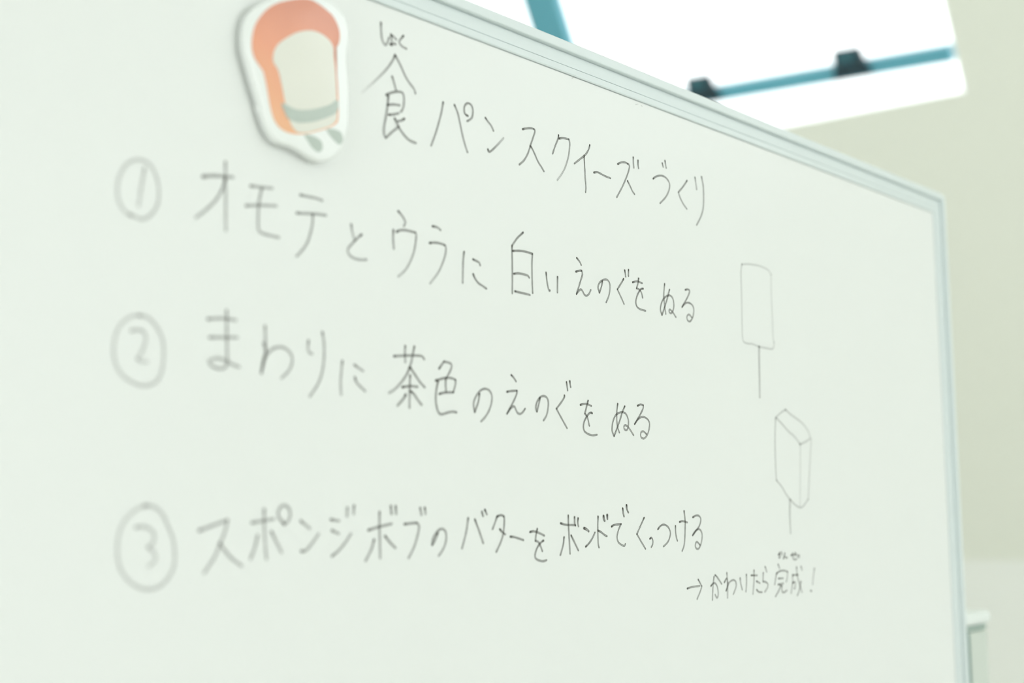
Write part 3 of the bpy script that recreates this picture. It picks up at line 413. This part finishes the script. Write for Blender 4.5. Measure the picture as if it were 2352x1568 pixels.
  [(1.0,0.8,1.0,[[(-3478,-4122),(-3504,-4195),(-3521,-4264)]]),(1.0,0.8,1.0,[[(-3566,-4318),(-3547,-4323)]])],
 ],
 'plain':[
  [(1.0,0.8,0.7,[[(-4604,-1431),(-4626,-1510),(-4626,-1688),(-4634,-1954),(-4634,-2087),(-4611,-2124),(-4543,-2132),(-4473,-2128),(-4352,-2142),(-4228,-2145),(-4120,-2144),(-4086,-2120),(-4079,-2083)],[(-4079,-2083),(-4095,-2039),(-4094,-1902),(-4098,-1628),(-4090,-1461)],[(-4090,-1461),(-4142,-1426),(-4285,-1408),(-4426,-1411),(-4514,-1419),(-4605,-1433)]]),(1.5,0.8,1.0,[[(-4352,-2142),(-4361,-2331),(-4370,-2593)]])],
 ],
 'solid':[
  [(1.0,0.8,1.0,[[(-3912,-2681),(-4000,-2713),(-4092,-2758)]]),(1.0,0.8,1.0,[[(-3912,-2681),(-3820,-2721),(-3672,-2767),(-3573,-2808),(-3500,-2859),(-3462,-2919)]]),(1.0,0.8,1.0,[[(-4092,-2762),(-3991,-2813),(-3865,-2881),(-3768,-2918),(-3664,-2983)]]),(1.0,0.8,1.0,[[(-3664,-2988),(-3569,-2964),(-3463,-2930)]]),(1.0,0.8,1.0,[[(-4104,-2770),(-4128,-2970),(-4132,-3208),(-4127,-3322)],[(-4127,-3322),(-4032,-3380),(-3971,-3436),(-3886,-3495),(-3758,-3555),(-3666,-3559),(-3550,-3491)],[(-3550,-3491),(-3505,-3237),(-3474,-3072),(-3446,-2931)]]),(1.0,0.8,0.7,[[(-3664,-2988),(-3683,-3240),(-3712,-3547)]]),(1.5,0.8,1.0,[[(-3891,-3495),(-3908,-3642),(-3905,-3793)]])],
 ],
}
PLATE=[(-9855,-466),(-9996,-517),(-10115,-578),(-10207,-647),(-10260,-715),(-10282,-788),(-10287,-855),(-10276,-932),(-10244,-1017),(-10206,-1114),(-10163,-1210),(-10128,-1309),(-10086,-1373),(-10034,-1413),(-9970,-1423),(-9901,-1427),(-9830,-1443),(-9768,-1462),(-9696,-1472),(-9623,-1452),(-9559,-1412),(-9512,-1354),(-9475,-1270),(-9461,-1182),(-9457,-1040),(-9466,-900),(-9471,-773),(-9462,-685),(-9459,-599),(-9486,-520),(-9543,-471),(-9627,-444),(-9729,-441)]
CRUST=[(-9855,-498),(-9908,-517),(-10030,-571),(-10115,-628),(-10181,-701),(-10222,-772),(-10240,-850),(-10239,-909),(-10220,-958),(-10178,-1001),(-10152,-1028),(-10126,-1109),(-10100,-1216),(-10074,-1284),(-10039,-1324),(-9988,-1346),(-9919,-1349),(-9849,-1337),(-9760,-1307),(-9633,-1253),(-9583,-1222),(-9555,-1184),(-9555,-1062),(-9562,-951),(-9575,-855),(-9589,-774),(-9580,-743),(-9552,-701),(-9543,-649),(-9557,-596),(-9599,-543),(-9655,-516),(-9728,-494),(-9792,-487)]
CRUMB=[(-9791,-682),(-9889,-718),(-9976,-775),(-10044,-833),(-10078,-896),(-10077,-950),(-10043,-989),(-10016,-1063),(-9990,-1158),(-9972,-1222),(-9950,-1278),(-9923,-1313),(-9884,-1333),(-9813,-1320),(-9760,-1300),(-9633,-1245),(-9587,-1209),(-9569,-1173),(-9571,-1065),(-9577,-954),(-9587,-858),(-9598,-790),(-9600,-742),(-9636,-701),(-9709,-678)]
BAND=[(-10011,-1183),(-9902,-1197),(-9770,-1168),(-9634,-1111),(-9567,-1065),(-9566,-1134),(-9634,-1184),(-9760,-1242),(-9884,-1274),(-9963,-1264),(-9989,-1232)]
LEAF_A=[(-9831,-1335),(-9760,-1331),(-9697,-1349),(-9687,-1395),(-9719,-1422),(-9768,-1404),(-9804,-1370)]
LEAF_B=[(-9651,-1264),(-9587,-1254),(-9531,-1264),(-9517,-1310),(-9545,-1340),(-9592,-1321),(-9633,-1291)]
HW = 0.00072          # half width of a marker line
COLS = (-1.0, -0.72, -0.30, 0.30, 0.72, 1.0); DENS = (0.88, 0.92, 0.36, 0.36, 0.92, 0.88)
def spline(P):
    if len(P) < 2: return P
    Q = [P[0] * 2 - P[1]] + P + [P[-1] * 2 - P[-2]]; out = []
    for i in range(1, len(Q) - 2):
        a, b, c, d = Q[i - 1:i + 3]; n = max(2, min(14, int((c - b).length / 0.0012)))
        for k in range(n):
            t = k / n
            out.append(0.5 * ((2 * b) + (c - a) * t + (2 * a - 5 * b + 4 * c - d) * t * t + (3 * b - a - 3 * c + d) * t ** 3))
    out.append(P[-1]); return out
def character(strokes, parent):
    V, F, K = [], [], []; lift = 0.00005
    for (wd, fade, op, segs) in strokes:
        paths = [spline([Vector((x / 10000.0, y / 10000.0)) for x, y in s]) for s in segs if len(s) > 1]
        total = sum((p[i + 1] - p[i]).length for p in paths for i in range(len(p) - 1)) or 1e-6
        done = 0.0; lift += 0.00004
        for pi, p in enumerate(paths):
            base = len(V); hw = HW * wd; row = []
            for i, q in enumerate(p):
                if i: done += (p[i] - p[i - 1]).length
                t = (p[min(i + 1, len(p) - 1)] - p[max(i - 1, 0)]); t = t.normalized() if t.length > 1e-9 else Vector((1, 0))
                nrm = Vector((-t.y, t.x)); f = done / total
                k = op * (1.0 + (fade - 1.0) * f)
                start = max(0.0, 1 - done / 0.0025); end = max(0.0, 1 - (total - done) / 0.0012)
                ww = hw * (1.0 + 0.12 * start) * (1 + 0.06 * math.sin(done * 900 + base))
                for c, dn in zip(COLS, DENS):
                    z = q + nrm * (c * ww); V.append((U(z.x), -lift, ZT + z.y))
                    dd = dn + (0.93 - dn) * max(start, end * 0.6); K.append(min(1.0, dd * k * 1.0))
                if i:
                    b0 = base + (i - 1) * 6; b1 = base + i * 6
                    for j in range(5): F.append((b0 + j, b0 + j + 1, b1 + j + 1, b1 + j))
            for (q, first) in ((p[0], True), (p[-1], False)):                  # round ends
                n0 = len(V); ring = base if first else base + (len(p) - 1) * 6
                t = (p[1] - p[0]) if first else (p[-1] - p[-2]); t = t.normalized() if t.length > 1e-9 else Vector((1, 0))
                if first: t = -t
                a0 = Vector((V[ring][0] - U(0), V[ring][2] - ZT)) - q; a1 = Vector((V[ring + 5][0] - U(0), V[ring + 5][2] - ZT)) - q
                rr = a0.length
                arc = []
                for k2 in range(1, 6):
                    th = math.pi * k2 / 6; z = q + a0.normalized() * (rr * math.cos(th)) + t * (rr * math.sin(th))
                    V.append((U(z.x), -lift, ZT + z.y)); K.append(K[ring]); arc.append(n0 + k2 - 1)
                F.append(tuple([ring] + arc + [ring + 5, ring + 4, ring + 3, ring + 2, ring + 1]))
            lift += 0.000006
    me = bpy.data.meshes.new('handwritten_character'); me.from_pydata(V, [], F); me.update()
    at = me.attributes.new('ink', 'FLOAT', 'POINT'); at.data.foreach_set('value', K)
    me.materials.append(M['ink'])
    o = bpy.data.objects.new('handwritten_character', me); C.objects.link(o); o.parent = parent
    return o
LINES = {'title': ('writing_line', 'title line about bread squishies, nearest the top rail'),
         'first': ('writing_line', 'line beginning with a circled 1, white paint on front and back'),
         'second': ('writing_line', 'line beginning with a circled 2, brown paint around it'),
         'third': ('writing_line', 'line beginning with a circled 3, gluing on the butter'),
         'closing': ('writing_line', 'small closing line that begins with an arrow'),
         'plain': ('drawing', 'flat rectangle drawn on a stick'), 'solid': ('drawing', 'solid block drawn in perspective on a stick')}
for key, (nm, lab) in LINES.items():
    e = empty(nm); e.parent = root; e['label'] = lab
    for q, ss in enumerate(WRITING[key]):
        wk = {'plain': 0.62, 'solid': 0.5, 'closing': 0.85}.get(key, 0.68 if nm == 'writing_line' and q == 0 and key != 'title' else 1.0)
        if nm == 'writing_line' and min(c[0] for st in ss for sg_ in st[3] for c in sg_) < -9300 and key != 'title': wk *= 0.85   # fainter ink on the left
        ss = [(a, f, p * wk, g) for a, f, p, g in ss]
        c = character(ss, e)
        if nm == 'drawing': c.name = 'drawn_outline'; c.data.name = 'drawn_outline'
# rubbed-out specks left below the top rail
sm = []
for (u, v, l, a) in ((-0.7045, -0.0315, 0.004, 0.5), (-0.7000, -0.0300, 0.003, 0.25), (-0.6200, -0.0335, 0.004, 0.3), (-0.612, -0.0325, 0.002, -0.3)):
    sm.append((0.35, 0.5, 0.45, [[(round(u * 1e4), round(v * 1e4)), (round((u + l * math.cos(a)) * 1e4), round((v + l * math.sin(a)) * 1e4))]]))
for q in sm:
    s = character([q], root); s.name = 'ink_speck'; s.data.name = 'ink_speck'

# ------------------------------------------------------------------ the bread magnet
def L2W(x, y, z):
    c, s_ = math.cos(ROT), math.sin(ROT); return Vector((root.location.x + c * x - s_ * y, root.location.y + s_ * x + c * y, z))
cu = sum(p[0] for p in PLATE) / len(PLATE) / 1e4; cv = sum(p[1] for p in PLATE) / len(PLATE) / 1e4
mg = empty('bread_magnet', L2W(U(cu), -0.0005, ZT + cv), ROT)
tag(mg, 'thick white magnet printed with an orange-crusted bread slice, above the circled numbers', 'magnet')
def outline(P, n=4):
    P = [Vector((x / 1e4 - cu, y / 1e4 - cv)) for x, y in P]; out = []; N_ = len(P)
    for i in range(N_):
        a, b, c, d = P[i - 1], P[i], P[(i + 1) % N_], P[(i + 2) % N_]
        for k in range(n):
            t = k / n; out.append(0.5 * ((2 * b) + (c - a) * t + (2 * a - 5 * b + 4 * c - d) * t * t + (3 * b - a - 3 * c + d) * t ** 3))
    return out
def slab(name, P, y0, y1, m, bev, parent):
    """outline P standing between y0 (back) and y1 (front), its front edge rounded over"""
    O = outline(P); n = len(O); V, F = [], []
    def inset(d):
        R = []
        for i in range(n):
            t = (O[(i + 1) % n] - O[i - 1]); t = t.normalized() if t.length > 1e-9 else Vector((1, 0)); R.append(O[i] + Vector((t.y, -t.x)) * d * sg)
        return R
    ar = sum(O[i].x * O[(i + 1) % n].y - O[(i + 1) % n].x * O[i].y for i in range(n)); sg = -1 if ar > 0 else 1
    lv = [(0, y0)]
    if bev:
        for k in range(5):
            th = math.pi / 2 * k / 4; lv.append((bev * (1 - math.cos(th)), y1 + bev * (1 - math.sin(th))))
    else: lv.append((0, y1))
    for d, y in lv: V += [(q.x, y, q.y) for q in (inset(d) if d else O)]
    for r in range(len(lv) - 1):
        for i in range(n): F.append((r * n + i, r * n + (i + 1) % n, (r + 1) * n + (i + 1) % n, (r + 1) * n + i))
    bm = bmesh.new(); vs = [bm.verts.new(v) for v in V]
    for f in F: bm.faces.new([vs[i] for i in f])
    caps = [bm.faces.new(vs[:n]), bm.faces.new(vs[-n:])]
    bmesh.ops.triangulate(bm, faces=caps); bmesh.ops.recalc_face_normals(bm, faces=bm.faces)
    o = bm_obj(name, bm, m, parent)
    for p in o.data.polygons: p.use_smooth = abs(p.normal.y) < 0.98
    return o
slab('backing_plate', PLATE, -0.0014, -0.0085, M['acrylic'], 0.0022, mg)
bread = slab('printed_bread', CRUST, -0.0084, -0.0087, M['crust'], 0, mg); tag(bread, 'orange printed crust')
tag(slab('printed_crumb', CRUMB, -0.0087, -0.0089, M['crumb'], 0, bread), 'cream printed crumb')
tag(slab('printed_band', BAND, -0.0089, -0.0091, M['greygreen'], 0, bread), 'grey-green printed band')
for P in (LEAF_A, LEAF_B): tag(slab('printed_shape', P, -0.0084, -0.0087, M['greygreen'], 0, mg), 'small grey-green printed shape')
bm = bmesh.new(); cyl_bm(bm, (0, 0.0003, 0.0), (0, -0.0015, 0.0), 0.015, 24)
bm_obj('magnet_disc', bm, M['rubber'], mg)
